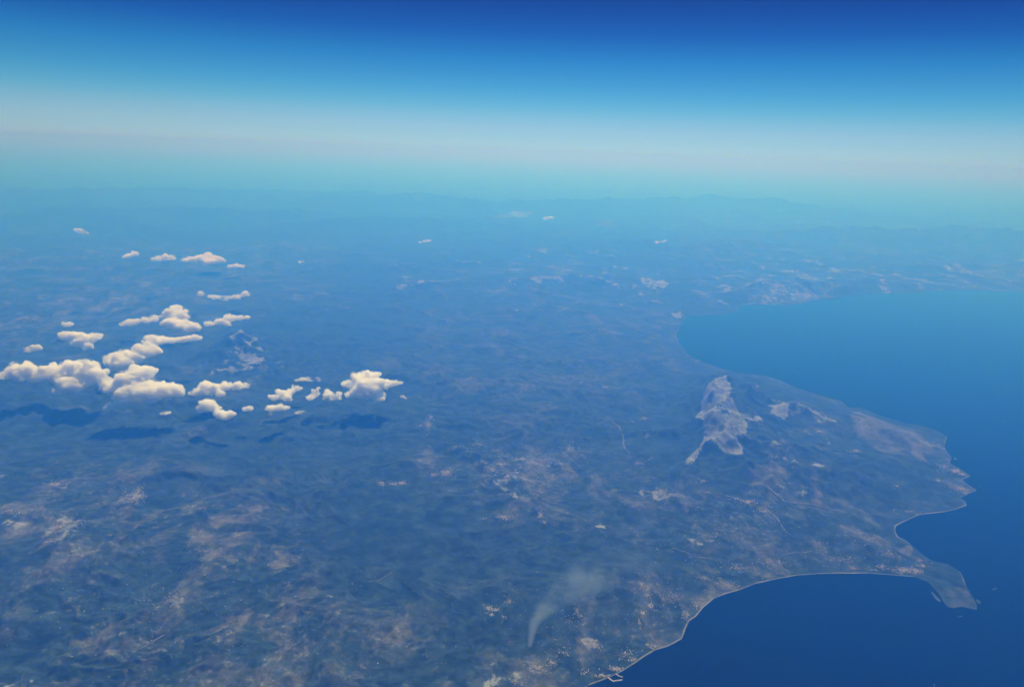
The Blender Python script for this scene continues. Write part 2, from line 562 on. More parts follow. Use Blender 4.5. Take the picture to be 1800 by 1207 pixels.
EARTH = [
    ([(1480, 715), (1515, 718), (1560, 738), (1640, 754), (1662, 770), (1660, 800), (1600, 812), (1540, 790), (1500, 760)], 150, 0.62, 400),
    ([(1308, 842), (1345, 832), (1380, 838), (1384, 862), (1345, 870), (1312, 864)], 250, 0.55, 250),
    ([(1420, 832), (1436, 838), (1450, 892), (1424, 896)], 250, 0.60, 200),
    ([(1468, 848), (1484, 852), (1494, 886), (1474, 892)], 250, 0.5, 200),
    ([(1658, 1040), (1682, 1026), (1702, 1032), (1716, 1068), (1664, 1068)], 60, 0.55, 140),
    ([(1572, 966), (1600, 956), (1612, 972), (1590, 978)], 20, 0.65, 120),
    ([(300, 960), (330, 915), (372, 900), (440, 945), (505, 970), (490, 1010), (440, 1000), (340, 1005)], 0, 0.50, 420),
    ([(120, 1140), (200, 1118), (206, 1180), (180, 1192), (118, 1164)], 0, 0.62, 160),
    ([(390, 1094), (468, 1084), (480, 1118), (402, 1120)], 0, 0.52, 160),
    ([(500, 1190), (560, 1160), (600, 1180), (590, 1230), (500, 1230)], 0, 0.5, 220),
    ([(880, 1120), (960, 1098), (1060, 1120), (1040, 1180), (960, 1207), (880, 1207)], 0, 0.42, 400),
    ([(1120, 1030), (1150, 1028), (1156, 1070), (1140, 1100), (1116, 1090)], 0, 0.48, 160),
    ([(1130, 1140), (1160, 1112), (1196, 1110), (1196, 1120), (1150, 1140)], 0, 0.55, 140),
    ([(1290, 512), (1420, 480), (1470, 520), (1400, 534), (1300, 534)], 100, 0.42, 1200),
    ([(1660, 470), (1740, 462), (1830, 490), (1820, 506), (1650, 508)], 100, 0.45, 1500),
    ([(-60, 560), (30, 520), (150, 502), (330, 520), (300, 560), (100, 600), (-60, 610)], 0, 0.44, 3000),
    ([(840, 830), (960, 815), (1060, 830), (1100, 860), (1060, 890), (960, 880), (860, 870)], 0, 0.38, 700),
    ([(1000, 855), (1060, 850), (1090, 870), (1040, 885)], 0, 0.5, 300),
]
FARM = [
    ([(-200, 820), (160, 790), (420, 900), (560, 960), (640, 1080), (700, 1300), (-300, 1300)], 0, 0.85, 1500),
    ([(640, 1090), (860, 1090), (1100, 1010), (1500, 960), (1560, 1000), (1200, 1120), (1000, 1260), (700, 1300)], 0, 0.8, 900),
    ([(700, 790), (1000, 780), (1200, 840), (1400, 900), (1500, 970), (1100, 980), (900, 940), (760, 880)], 0, 0.75, 1200),
    ([(-300, 640), (-300, 440), (600, 430), (600, 520), (200, 620)], 0, 0.7, 4000),
    ([(700, 480), (1200, 470), (1180, 700), (1000, 740), (720, 700)], 0, 0.6, 3000),
    ([(1180, 380), (1900, 400), (1900, 515), (1220, 555)], 0, 0.7, 3000),
]
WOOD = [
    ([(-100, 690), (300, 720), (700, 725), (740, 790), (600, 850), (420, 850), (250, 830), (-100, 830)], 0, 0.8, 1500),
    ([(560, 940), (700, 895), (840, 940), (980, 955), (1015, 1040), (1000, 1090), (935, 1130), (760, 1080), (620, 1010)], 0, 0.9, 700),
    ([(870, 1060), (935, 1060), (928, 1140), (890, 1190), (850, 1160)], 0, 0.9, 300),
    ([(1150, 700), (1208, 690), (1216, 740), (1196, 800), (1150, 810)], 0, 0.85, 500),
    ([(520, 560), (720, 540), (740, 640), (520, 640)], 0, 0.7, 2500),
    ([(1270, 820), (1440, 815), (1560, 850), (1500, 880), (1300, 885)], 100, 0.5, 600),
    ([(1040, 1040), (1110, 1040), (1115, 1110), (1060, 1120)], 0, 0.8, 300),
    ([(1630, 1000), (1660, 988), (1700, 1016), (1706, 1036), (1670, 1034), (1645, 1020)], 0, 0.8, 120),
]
DRY = [
    ([(1220, 545), (1240, 480), (1380, 450), (1600, 470), (1900, 450), (1900, 512), (1500, 520), (1300, 535)], 100, 0.60, 1500),
    ([(660, 530), (680, 470), (900, 440), (1200, 450), (1200, 540), (900, 560)], 100, 0.46, 2500),
    ([(1290, 690), (1340, 690), (1500, 730), (1660, 770), (1640, 880), (1300, 880)], 200, 0.46, 500),
    ([(-100, 540), (200, 490), (400, 500), (300, 600), (-100, 640)], 0, 0.36, 2500),
    ([(700, 810), (1000, 790), (1200, 850), (1300, 1000), (1000, 960), (800, 900)], 0, 0.40, 1200),
    ([(-100, 840), (300, 850), (620, 1000), (620, 1300), (-200, 1300)], 0, 0.37, 1200),
    ([(640, 1130), (900, 1090), (1200, 1020), (1500, 950), (1200, 1130), (1000, 1260), (640, 1300)], 0, 0.34, 900),
]
SANDY = [[(1000, 1230), (1100, 1150), (1190, 1110), (1240, 1050), (1330, 1010), (1440, 998), (1580, 1000), (1610, 1004), (1604, 1020),
          (1440, 1020), (1340, 1036), (1260, 1064), (1220, 1130), (1120, 1176), (1060, 1230)],
         [(1560, 950), (1560, 915), (1620, 896), (1712, 878), (1712, 894), (1640, 912), (1586, 930), (1586, 950)]]

VG = 'villages of pale houses across the land'
VILLAGES = [
    ('upright cluster of white houses on the plain below the tall cumulus', [(752, 762, 8, 12, 110), (757, 747, 6, 6, 50), (740, 763, 8, 2, 14)]),
    ('thin row of white houses left of the dense round village', [(670, 864, 10, 7, 60), (692, 860, 14, 3, 60), (708, 858, 10, 4, 60)]),
    ('dense round village of white houses in the middle of the land', [(784, 842, 16, 9, 170), (762, 845, 8, 4, 25), (735, 826, 14, 3, 24)]),
    ('loose village right of the dense round village', [(866, 842, 14, 10, 90), (880, 832, 8, 12, 60), (892, 856, 8, 6, 50), (908, 842, 8, 5, 30)]),
    ('small village on a pale strip above the dark forest', [(884, 922, 18, 4, 70), (890, 926, 8, 4, 30), (850, 922, 14, 3, 14)]),
    ('small bright hook shaped village at the edge of the dark forest', [(950, 918, 6, 9, 60), (956, 932, 5, 4, 25), (947, 922, 4, 3, 22)]),
    ('tiny white village on the plain left of the limestone mountain', [(1132, 738, 9, 5, 45), (1112, 743, 4, 2, 8)]),
    ('tiny village just below the village left of the mountain', [(1141, 765, 7, 5, 36), (1138, 776, 6, 6, 18)]),
    ('scatter of white houses at the lower end of the pale road', [(1122, 818, 14, 4, 30), (1143, 812, 4, 3, 10)]),
    ('small far village above the pale winding road', [(1063, 691, 8, 4, 40), (1080, 687, 14, 1, 16)]),
    ('broad village at the foot of the limestone mountain', [(1150, 870, 34, 7, 130), (1180, 880, 30, 8, 60), (1234, 862, 8, 4, 40)]),
    ('pale town along the valley inland of the beach', [(1312, 898, 24, 5, 110), (1345, 910, 20, 6, 60), (1290, 892, 10, 3, 20)]),
    ('bright pale hill village in farmland left of the smoke', [(858, 1080, 10, 5, 70), (872, 1082, 10, 4, 60), (864, 1090, 6, 4, 30), (895, 1066, 10, 8, 20), (884, 1094, 5, 3, 10)]),
    ('bright village between the smoke and the near coast', [(1040, 1130, 18, 4, 90), (1044, 1138, 16, 5, 80), (1028, 1136, 10, 4, 30)]),
    ('village strung up the slope right of the smoke', [(1127, 1034, 6, 8, 40), (1138, 1050, 8, 10, 50), (1142, 1066, 10, 10, 60), (1130, 1080, 8, 8, 40), (1124, 1096, 5, 8, 25)]),
    ('sparse pale houses just right of the smoke plume', [(1014, 1080, 8, 10, 26), (1020, 1088, 6, 4, 16)]),
    ('harbour town strung along the near beach', [(1085, 1176, 22, 5, 110), (1115, 1160, 18, 6, 60), (1060, 1188, 18, 4, 60), (1100, 1150, 18, 10, 50)]),
    ('scattered houses inland at the bottom of the view', [(945, 1180, 26, 14, 110), (970, 1168, 14, 8, 50), (1030, 1182, 12, 6, 26), (905, 1205, 20, 5, 26), (990, 1150, 30, 12, 40)]),
    ('houses along the shore of the near coast towards the large bay', [(1150, 1136, 20, 6, 40), (1205, 1080, 12, 14, 60), (1230, 1060, 16, 10, 60), (1280, 1030, 30, 8, 70), (1240, 1018, 18, 5, 40)]),
    ('scattered houses on the slopes behind the large bay', [(1300, 1000, 50, 12, 70), (1370, 990, 50, 14, 60), (1180, 1050, 30, 20, 60), (1375, 1008, 24, 2, 14)]),
    ('dense pinkish town on the isthmus before the headland', [(1588, 1002, 22, 7, 220), (1610, 1004, 16, 8, 130), (1622, 996, 14, 6, 60)]),
    ('loose white houses along the middle of the bay shore', [(1500, 999, 14, 5, 60), (1550, 996, 14, 6, 60), (1535, 1002, 40, 3, 30), (1480, 985, 40, 8, 40)]),
    ('dense town on the blunt cape of the peninsula', [(1680, 828, 16, 6, 150), (1660, 820, 14, 8, 70), (1692, 834, 8, 3, 70), (1664, 808, 4, 2, 12)]),
    ('small pale village inland on the peninsula', [(1504, 803, 10, 4, 60), (1492, 807, 8, 2, 16)]),
    ('scattered houses on the second cape of the peninsula', [(1690, 860, 24, 8, 60), (1700, 868, 10, 3, 26), (1574, 862, 10, 5, 16), (1600, 900, 30, 6, 36)]),
    ('loose houses behind the short upper beach', [(1530, 950, 40, 14, 70), (1560, 975, 30, 10, 50), (1440, 960, 30, 14, 40), (1620, 985, 20, 6, 30)]),
    ('pale town spread on a slope at the left edge of the land', [(110, 945, 34, 22, 160), (140, 930, 14, 8, 50), (90, 975, 20, 12, 50)]),
    ('speckled village in the left farmland beyond the slope town', [(235, 885, 24, 14, 120), (245, 872, 10, 8, 40)]),
    ('small pale village far left beyond the slope town', [(100, 865, 22, 6, 60), (18, 920, 22, 8, 40)]),
    ('loose houses amid the earthy fields of the near left', [(355, 912, 12, 6, 26), (362, 992, 30, 6, 50), (340, 960, 10, 4, 16), (415, 955, 6, 6, 14), (490, 1000, 20, 14, 26)]),
    ('thin scatter of houses on the plain beyond the dark forest', [(950, 820, 40, 12, 60), (1000, 800, 50, 16, 40), (840, 790, 20, 6, 30), (800, 800, 30, 10, 20)]),
    ('pale coast village strung round the head of the upper bay', [(1192, 553, 8, 3, 40), (1198, 600, 5, 12, 30), (1226, 634, 14, 4, 36), (1268, 646, 10, 3, 20), (1305, 654, 10, 2, 16)]),
]


# the land sheet: rings of ever wider spacing out to the horizon
th = np.concatenate([np.radians(np.arange(-180, -52, 4.0)), np.radians(np.linspace(-50, 50, 1060)), np.radians(np.arange(54, 181, 4.0))])
dep = np.radians(np.concatenate([np.linspace(50.0, 1.0, 800), np.linspace(0.9, 0.275, 10)]))
rad = CAM_H / np.tan(dep)
TH, RA = np.meshgrid(th, rad)
GX, GY = (np.sin(TH) * RA), (np.cos(TH) * RA)
nr, nc = GX.shape
gx, gy = GX.ravel(), GY.ravel()
# shore distance: coarse everywhere, exact within reach of the coast
cr, cc = np.unique(np.append(np.arange(0, nr, 6), nr - 1)), np.unique(np.append(np.arange(0, nc, 6), nc - 1))
coarse = shore_distance(GX[np.ix_(cr, cc)].ravel(), GY[np.ix_(cr, cc)].ravel()).reshape(len(cr), len(cc))
tmp = np.stack([np.interp(np.arange(nr), cr, coarse[:, k]) for k in range(len(cc))], 1)
gs = np.stack([np.interp(np.arange(nc), cc, tmp[k]) for k in range(nr)], 0).ravel()
reach = np.abs(gs) < 1500 + np.hypot(gx, gy) * 0.03
reach &= np.hypot(gx, gy) < 160e3
gs[reach] = shore_distance(gx[reach], gy[reach])
gz = relief(gx, gy, gs)
A_crest = smooth(0.45, 0.85, VAL[0])
A_bare = poly_mask(gx, gy, BARE)
A_bare = np.maximum(A_bare, A_crest ** 2 * poly_mask(gx, gy, DRY))
A_earth = poly_mask(gx, gy, EARTH)
A_farm = poly_mask(gx, gy, FARM)
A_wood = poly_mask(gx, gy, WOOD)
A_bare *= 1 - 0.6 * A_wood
for label, spots in VILLAGES:
    for (cx, cy, rx, ry, n) in spots:
        c = at(cx, cy)
        ax, ay = at(cx + rx, cy) - c, at(cx, cy - ry) - c
        la, lb = np.hypot(*ax), np.hypot(*ay)
        m = (np.abs(gx - c[0]) < (la + lb) * 2) & (np.abs(gy - c[1]) < (la + lb) * 2)
        u = ((gx[m] - c[0]) * ax[0] + (gy[m] - c[1]) * ax[1]) / la ** 2
        v = ((gx[m] - c[0]) * ay[0] + (gy[m] - c[1]) * ay[1]) / lb ** 2
        A_earth[m] = np.maximum(A_earth[m], 0.62 * np.exp(-(u * u + v * v) * 0.9))
A_sandy = np.zeros_like(gx)
for p in SANDY:
    A_sandy = np.maximum(A_sandy, inside(gx, gy, atv(p)).astype(float))
A_sandy = np.maximum(A_sandy, 0.10 + 0.35 * smooth(-0.05, 0.2, fbm(gx, gy, 1600, 3, 201)))
A_sandy *= 0.45 + 0.75 * smooth(-0.3, 0.3, fbm(gx, gy, 900, 3, 203))

idx = np.arange(nr * nc).reshape(nr, nc)
quads = np.stack([idx[:-1, :-1], idx[1:, :-1], idx[1:, 1:], idx[:-1, 1:]], -1).reshape(-1, 4)[:, ::-1]
fs = gs[quads]
keep = fs.max(1) > -350
quads = quads[keep]
fc = np.stack([gx[quads].mean(1), gy[quads].mean(1)], 1)
fsh = gs[quads].mean(1)


def region(px, z):
    return inside(fc[:, 0], fc[:, 1], atv(px, z))


part = np.zeros(len(quads), int)
part[region([(1262, 655), (1292, 668), (1300, 720), (1330, 760), (1325, 815), (1280, 825), (1225, 845), (1180, 838), (1190, 790),
             (1205, 730), (1235, 690)], 300)] = 1
part[region([(372, 655), (395, 615), (430, 590), (470, 612), (512, 655), (440, 664)], 300)] = 2
part[region([(1604, 1030), (1606, 1006), (1622, 968), (1670, 978), (1740, 1050), (1730, 1085), (1640, 1085), (1625, 1045)], 0)] = 3
part[region([(1150, 372), (1180, 345), (1250, 338), (1400, 350), (1490, 375), (1300, 385)], 0)] = 4
part[region([(1560, 428), (1640, 398), (1690, 388), (1900, 398), (1900, 435)], 0)] = 5
sandy_f = A_sandy[quads].mean(1) > 0.75
part[(fsh < 95) & sandy_f & (part == 0)] = 6

PIECES = [
    ('terrain', 'hazy green and brown land stretching from the coast to the horizon'),
    ('mountain', 'pale bare limestone mountain on the peninsula beside the upper bay'),
    ('mountain', 'faint pointed grey peak standing among the clouds'),
    ('headland', 'small olive brown headland hooked out into the sea beyond the isthmus town'),
    ('hills', 'long faint blue mountain range far off beyond the upper bay'),
    ('hills', 'dark blue far ridge rising behind the far shore of the bay'),
    ('beach', 'thin pale strip of sand along the curved bays'),
]
for k, (name, label) in enumerate(PIECES):
    q = quads[part == k]
    if not len(q):
        continue
    used, inv = np.unique(q, return_inverse=True)
    o = mesh_obj(name, np.stack([gx[used], gy[used], gz[used]], 1), inv.reshape(-1, 4), M_LAND, smooth_shade=True)
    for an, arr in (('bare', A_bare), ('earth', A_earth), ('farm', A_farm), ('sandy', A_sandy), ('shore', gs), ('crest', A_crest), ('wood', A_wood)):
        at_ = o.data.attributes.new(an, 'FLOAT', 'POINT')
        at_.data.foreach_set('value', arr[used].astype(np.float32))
    tag(o, label, kind='structure')

E = 2400e3
sea_o = mesh_obj('sea', [(-E, -E, 0), (E, -E, 0), (E, E, 0), (-E, E, 0)], [(0, 1, 2, 3)], M_SEA)
tag(sea_o, 'calm dark blue sea filling both bays', kind='structure')

# ------------------------------------------------------------------ air
def haze():
    q = NT('haze_air')
    v = q.n('ShaderNodeVolumePrincipled')
    v.inputs['Color'].default_value = HAZE_COL + (1,)
    v.inputs['Absorption Color'].default_value = (0.973, 1, 1, 1)
    v.inputs['Density'].default_value = HAZE_DENS
    v.inputs['Anisotropy'].default_value = 0.64
    q.l(v.outputs[0], q.out.inputs['Volume'])
    b = E + 1000
    z0, z1 = -61.0, HAZE_TOP
    vs = [(x, y, z) for z in (z0, z1) for x, y in ((-b, -b), (b, -b), (b, b), (-b, b))]
    f = [(3, 2, 1, 0), (4, 5, 6, 7), (0, 1, 5, 4), (1, 2, 6, 5), (2, 3, 7, 6), (3, 0, 4, 7)]
    o = mesh_obj('haze', vs, f, q.m)
    tag(o, 'blue haze in the air over the whole coast', kind='stuff')


HAZE_COL = (0.049, 0.278, 1.0)
HAZE_DENS = 4.5e-5
HAZE_TOP = CAM_H + 900
haze()


# ------------------------------------------------------------------ clouds
def ico(sub=2):
    t = (1 + 5 ** 0.5) / 2
    v = [(-1, t, 0), (1, t, 0), (-1, -t, 0), (1, -t, 0), (0, -1, t), (0, 1, t), (0, -1, -t), (0, 1, -t), (t, 0, -1), (t, 0, 1), (-t, 0, -1), (-t, 0, 1)]
    v = [np.array(p) / np.linalg.norm(p) for p in v]
    f = [(0, 11, 5), (0, 5, 1), (0, 1, 7), (0, 7, 10), (0, 10, 11), (1, 5, 9), (5, 11, 4), (11, 10, 2), (10, 7, 6), (7, 1, 8),
         (3, 9, 4), (3, 4, 2), (3, 2, 6), (3, 6, 8), (3, 8, 9), (4, 9, 5), (2, 4, 11), (6, 2, 10), (8, 6, 7), (9, 8, 1)]
    for _ in range(sub):
        mid, nf = {}, []
        def m(a, b):
            k = (min(a, b), max(a, b))
            if k not in mid:
                p = v[a] + v[b]
                v.append(p / np.linalg.norm(p))
                mid[k] = len(v) - 1
            return mid[k]
        for a, b, c in f:
            ab, bc, ca = m(a, b), m(b, c), m(c, a)
            nf += [(a, ab, ca), (b, bc, ab), (c, ca, bc), (ab, bc, ca)]
        f = nf
    return np.array(v), np.array(f)


ICO_V, ICO_F = ico(2)


def hull(name, spheres, voxel, seed, bump, mat, base=None, parent=None, flat=0.8):
    """One closed billowy skin round a heap of balls."""
    vs, fs, n = [], [], 0
    for (c, r) in spheres:
        v = ICO_V * r * np.array([1, 1, flat]) + c
        vs.append(v)
        fs.append(ICO_F + n)
        n += len(v)
    o = mesh_obj(name, np.vstack(vs), np.vstack(fs), None)
    md = o.modifiers.new('remesh', 'REMESH')
    md.mode = 'VOXEL'
    md.voxel_size = voxel
    dg = bpy.context.evaluated_depsgraph_get()
    me = bpy.data.meshes.new_from_object(o.evaluated_get(dg))
    old = o.data
    o.modifiers.clear()
    o.data = me
    bpy.data.meshes.remove(old)
    me.name = name
    k = len(me.vertices)
    co = np.empty(k * 3, np.float32)
    no = np.empty(k * 3, np.float32)
    me.vertices.foreach_get('co', co)
    me.vertices.foreach_get('normal', no)
    co = co.reshape(-1, 3).astype(float)
    no = no.reshape(-1, 3)
    d = np.zeros(k)
    for oc, (sc, am) in enumerate(((11.0, 1.0), (5.4, 0.7), (2.7, 0.45))):
        d += am * (1 - 2 * np.abs(noise3(co / (voxel * sc) + seed * 3.7, seed + oc)))
    co = co + no * (d * bump)[:, None]
    if base is not None:
        low = co[:, 2] < base
        co[low, 2] = base - (base - co[low, 2]) * 0.15
    me.vertices.foreach_set('co', co.astype(np.float32).ravel())
    me.polygons.foreach_set('use_smooth', np.ones(len(me.polygons), bool))
    me.update()
    me.materials.clear()
    me.materials.append(mat)
    if parent:
        o.parent = parent
    return o


def cloud_material(name, dens, lo):
    q = NT(name)
    v = q.n('ShaderNodeVolumeScatter')
    v.inputs['Color'].default_value = (0.940, 0.978, 1.0, 1)
    pos = q.n('ShaderNodeNewGeometry').outputs['Position']
    nz = q.noise(pos, 1 / 480, 6, 0.66)
    q.l(q.rng(nz, lo, lo + 0.17, dens * 0.01, dens), v.inputs['Density'])
    v.inputs['Anisotropy'].default_value = 0.0
    q.l(v.outputs[0], q.out.inputs['Volume'])
    return q.m


M_CLOUD = cloud_material('cloud_droplets', 0.022, 0.36)
M_VEIL = cloud_material('cloud_fringe_droplets', 0.0045, 0.48)
M_WISP = cloud_material('thin_cloud_droplets', 0.014, 0.43)

CLOUDS = [
    ('long lumpy white cloud bank at the left edge of the cloud field', 0,
     [(22, 655, 12), (32, 661, 11), (47, 650, 14), (63, 662, 12), (85, 654, 13), (104, 663, 13), (123, 648, 14), (117, 673, 14), (142, 657, 14),
      (157, 648, 14), (170, 660, 14), (135, 679, 12), (110, 687, 9), (180, 670, 9), (8, 661, 5)]),
    ('white cloud bank climbing away behind the largest bright cloud', 0,
     [(202, 634, 15), (221, 635, 17), (239, 628, 16), (258, 617, 16), (208, 645, 10), (268, 600, 12), (283, 598, 8), (302, 599, 6),
      (321, 597, 6), (343, 594, 6)]),
    ('largest and brightest white cumulus cloud at the front of the bank', 0,
     [(202, 678, 14), (220, 670, 19), (243, 663, 19), (255, 657, 13), (227, 690, 18), (249, 686, 20), (271, 689, 18), (293, 686, 16), (311, 688, 11),
      (203, 713, 8), (218, 711, 9), (190, 717, 5), (239, 706, 12), (265, 700, 12)]),
    ('round two lobed white cloud behind the main cloud bank', 0,
     [(309, 550, 12), (321, 556, 9), (299, 569, 12), (315, 574, 13), (334, 575, 11), (293, 556, 7), (344, 578, 6)]),
    ('flat pale cloud strip just left of the two lobed cloud', 1, [(217, 569, 5), (228, 567, 7), (240, 566, 7), (258, 563, 7), (271, 560, 8)]),
    ('slanting white cloud just right of the two lobed cloud', 0, [(365, 570, 6), (387, 566, 7), (403, 560, 8), (422, 559, 6), (436, 558, 4), (400, 569, 6)]),
    ('long thin white cloud beyond the two lobed cloud', 1, [(352, 517, 5), (375, 523, 5), (394, 525, 6), (413, 523, 6), (431, 517, 6)]),
    ('compact wedge shaped white cloud above the left cloud bank', 0,
     [(115, 590, 8), (135, 594, 11), (151, 597, 11), (135, 604, 8), (154, 608, 8), (170, 592, 6), (178, 589, 3)]),
    ('small round puff of cloud at the left edge above the long bank', 0, [(53, 614, 7), (63, 611, 6)]),
    ('tiny faint puff above the wedge shaped cloud', 1, [(114, 571, 5), (121, 570, 5)]),
    ('small lone cloud far off at the upper left', 1, [(136, 405, 4), (142, 407, 5), (149, 409, 4)]),
    ('small slim cloud left of the far row of clouds', 0, [(219, 452, 3), (228, 449, 5), (238, 447, 5)]),
    ('pale flat cloud at the left end of the far cloud row', 1, [(270, 456, 4), (281, 454, 6), (291, 453, 7), (303, 453, 5)]),
    ('largest lumpy cloud in the far cloud row', 0, [(326, 458, 5), (338, 457, 7), (353, 455, 8), (365, 450, 8), (384, 457, 7), (359, 461, 6), (372, 460, 6)]),
    ('small flat cloud at the right end of the far cloud row', 0, [(404, 468, 4), (414, 468, 5), (426, 468, 4)]),
    ('broad ragged cloud right of the largest bright cloud', 0,
     [(362, 678, 10), (378, 682, 9), (397, 679, 9), (419, 679, 8), (434, 678, 5), (387, 691, 8), (343, 690, 8), (353, 686, 8)]),
    ('lumpy cloud in front of the broad ragged cloud', 0, [(364, 711, 11), (354, 719, 8), (376, 717, 9), (386, 728, 9), (404, 728, 8), (396, 733, 7)]),
    ('small round puff right of the lumpy front cloud', 0, [(431, 719, 6), (439, 718, 6)]),
    ('thin scrap of cloud below the largest bright cloud', 1, [(284, 727, 3), (291, 726, 4), (298, 725, 3)]),
    ('tall bright cumulus cloud standing apart with a pointed right tail', 0,
     [(642, 661, 11), (632, 670, 13), (655, 666, 13), (617, 676, 10), (606, 675, 6), (645, 680, 19), (660, 678, 16), (680, 675, 9), (694, 673, 6), (706, 672, 3),
      (625, 691, 11), (645, 694, 12), (662, 694, 10), (612, 694, 7), (660, 704, 5), (672, 701, 5)]),
    ('round cloud touching the left side of the tall cumulus', 0, [(580, 695, 10), (575, 701, 7), (589, 699, 8), (597, 692, 5)]),
    ('small upright cloud left of the round cloud', 0, [(555, 690, 7), (545, 700, 6), (560, 682, 3), (550, 696, 6)]),
    ('flat cloud strip above the upright small cloud', 1, [(519, 669, 3), (530, 667, 5), (545, 666, 6), (559, 667, 5)]),
    ('mid sized cloud leaning right below the flat strip', 0, [(495, 692, 9), (482, 699, 8), (502, 700, 8), (520, 682, 6), (530, 682, 3), (510, 688, 6)]),
    ('flat cloud just below the leaning mid sized cloud', 0, [(476, 718, 7), (491, 717, 8), (505, 717, 4), (475, 728, 4)]),
    ('thin small cloud scrap right of the flat cloud', 1, [(520, 726, 3), (527, 725, 4), (535, 723, 3)]),
    ('tiny cloud scrap right below the tall cumulus tail', 1, [(708, 697, 4), (713, 700, 3)]),
    ('single tiny cloud speck lowest in the cloud field', 1, [(458, 744, 3), (460, 741, 2)]),
    ('lone bright little cloud far off at the centre of the view', 0, [(958, 385, 3), (964, 384, 4), (970, 383, 3)]),
    ('tiny far pair of cloud specks right of the lone little cloud', 1, [(1154, 426, 3), (1163, 425, 3), (1170, 423, 2)]),
    ('tiny far cloud dash left of the lone little cloud', 1, [(738, 426, 2), (746, 424, 3), (755, 423, 2)]),
    ('tiny cloud puff far beyond the flat far row end', 1, [(527, 461, 3), (532, 460, 3)]),
]
rnd = random.Random(4)
CLOUD_BASE = 1050.0
for ci, (label, thin, circles) in enumerate(CLOUDS):
    ymax = max(c[1] + c[2] * 0.5 for c in circles)
    sph = []
    full = list(circles)
    for (a0, b0, r0), (a1, b1, r1) in zip(circles, circles[1:]):
        gap = math.hypot(a1 - a0, b1 - b0)
        if 0.9 * (r0 + r1) < gap < 2.8 * (r0 + r1):
            for t in (0.33, 0.67):
                full.append((a0 + (a1 - a0) * t, b0 + (b1 - b0) * t, (r0 + r1) * 0.5 * rnd.uniform(0.6, 0.85)))
    rs = []
    for (cx, cy, cr) in full:
        p0 = at(cx, cy, CLOUD_BASE + 400)
        dist = math.hypot(np.hypot(*p0), CAM_H - 1700)
        rm = cr * 1.1 / F * dist
        rs.append(rm)
        z = CLOUD_BASE + rm * 0.55 + 0.55 * (ymax - cy - cr * 0.5) / F * dist
        p = at(cx, cy, z)
        sph.append((np.array([p[0], p[1], z]), rm * 0.72))
        for k in range(22):
            a, b = rnd.uniform(0, 2 * math.pi), rnd.uniform(-0.5, 1.2)
            q = rm * rnd.uniform(0.45, 0.95)
            off = np.array([math.cos(a) * math.cos(b) * 1.15, math.sin(a) * math.cos(b), math.sin(b) * 0.75]) * q
            sph.append((np.array([p[0], p[1], z]) + off, rm * rnd.uniform(0.13, 0.36)))
    rmean = np.mean(rs)
    voxel = max(30.0, rmean / 13)
    o = hull('cloud', sph, voxel, ci + 1, rmean * 0.14, M_WISP if thin else M_CLOUD, base=CLOUD_BASE - (80 if thin else 0))
    wide = [(c, r * 1.22 if i % 23 == 0 else r * 1.75) for i, (c, r) in enumerate(sph) if i % 23 < 9]
    hull('veil', wide, voxel * 1.8, ci + 60, rmean * 0.14, M_VEIL, base=CLOUD_BASE - 140, parent=o)
    tag(o, label, 'cloud', group='cumulus clouds over the land')

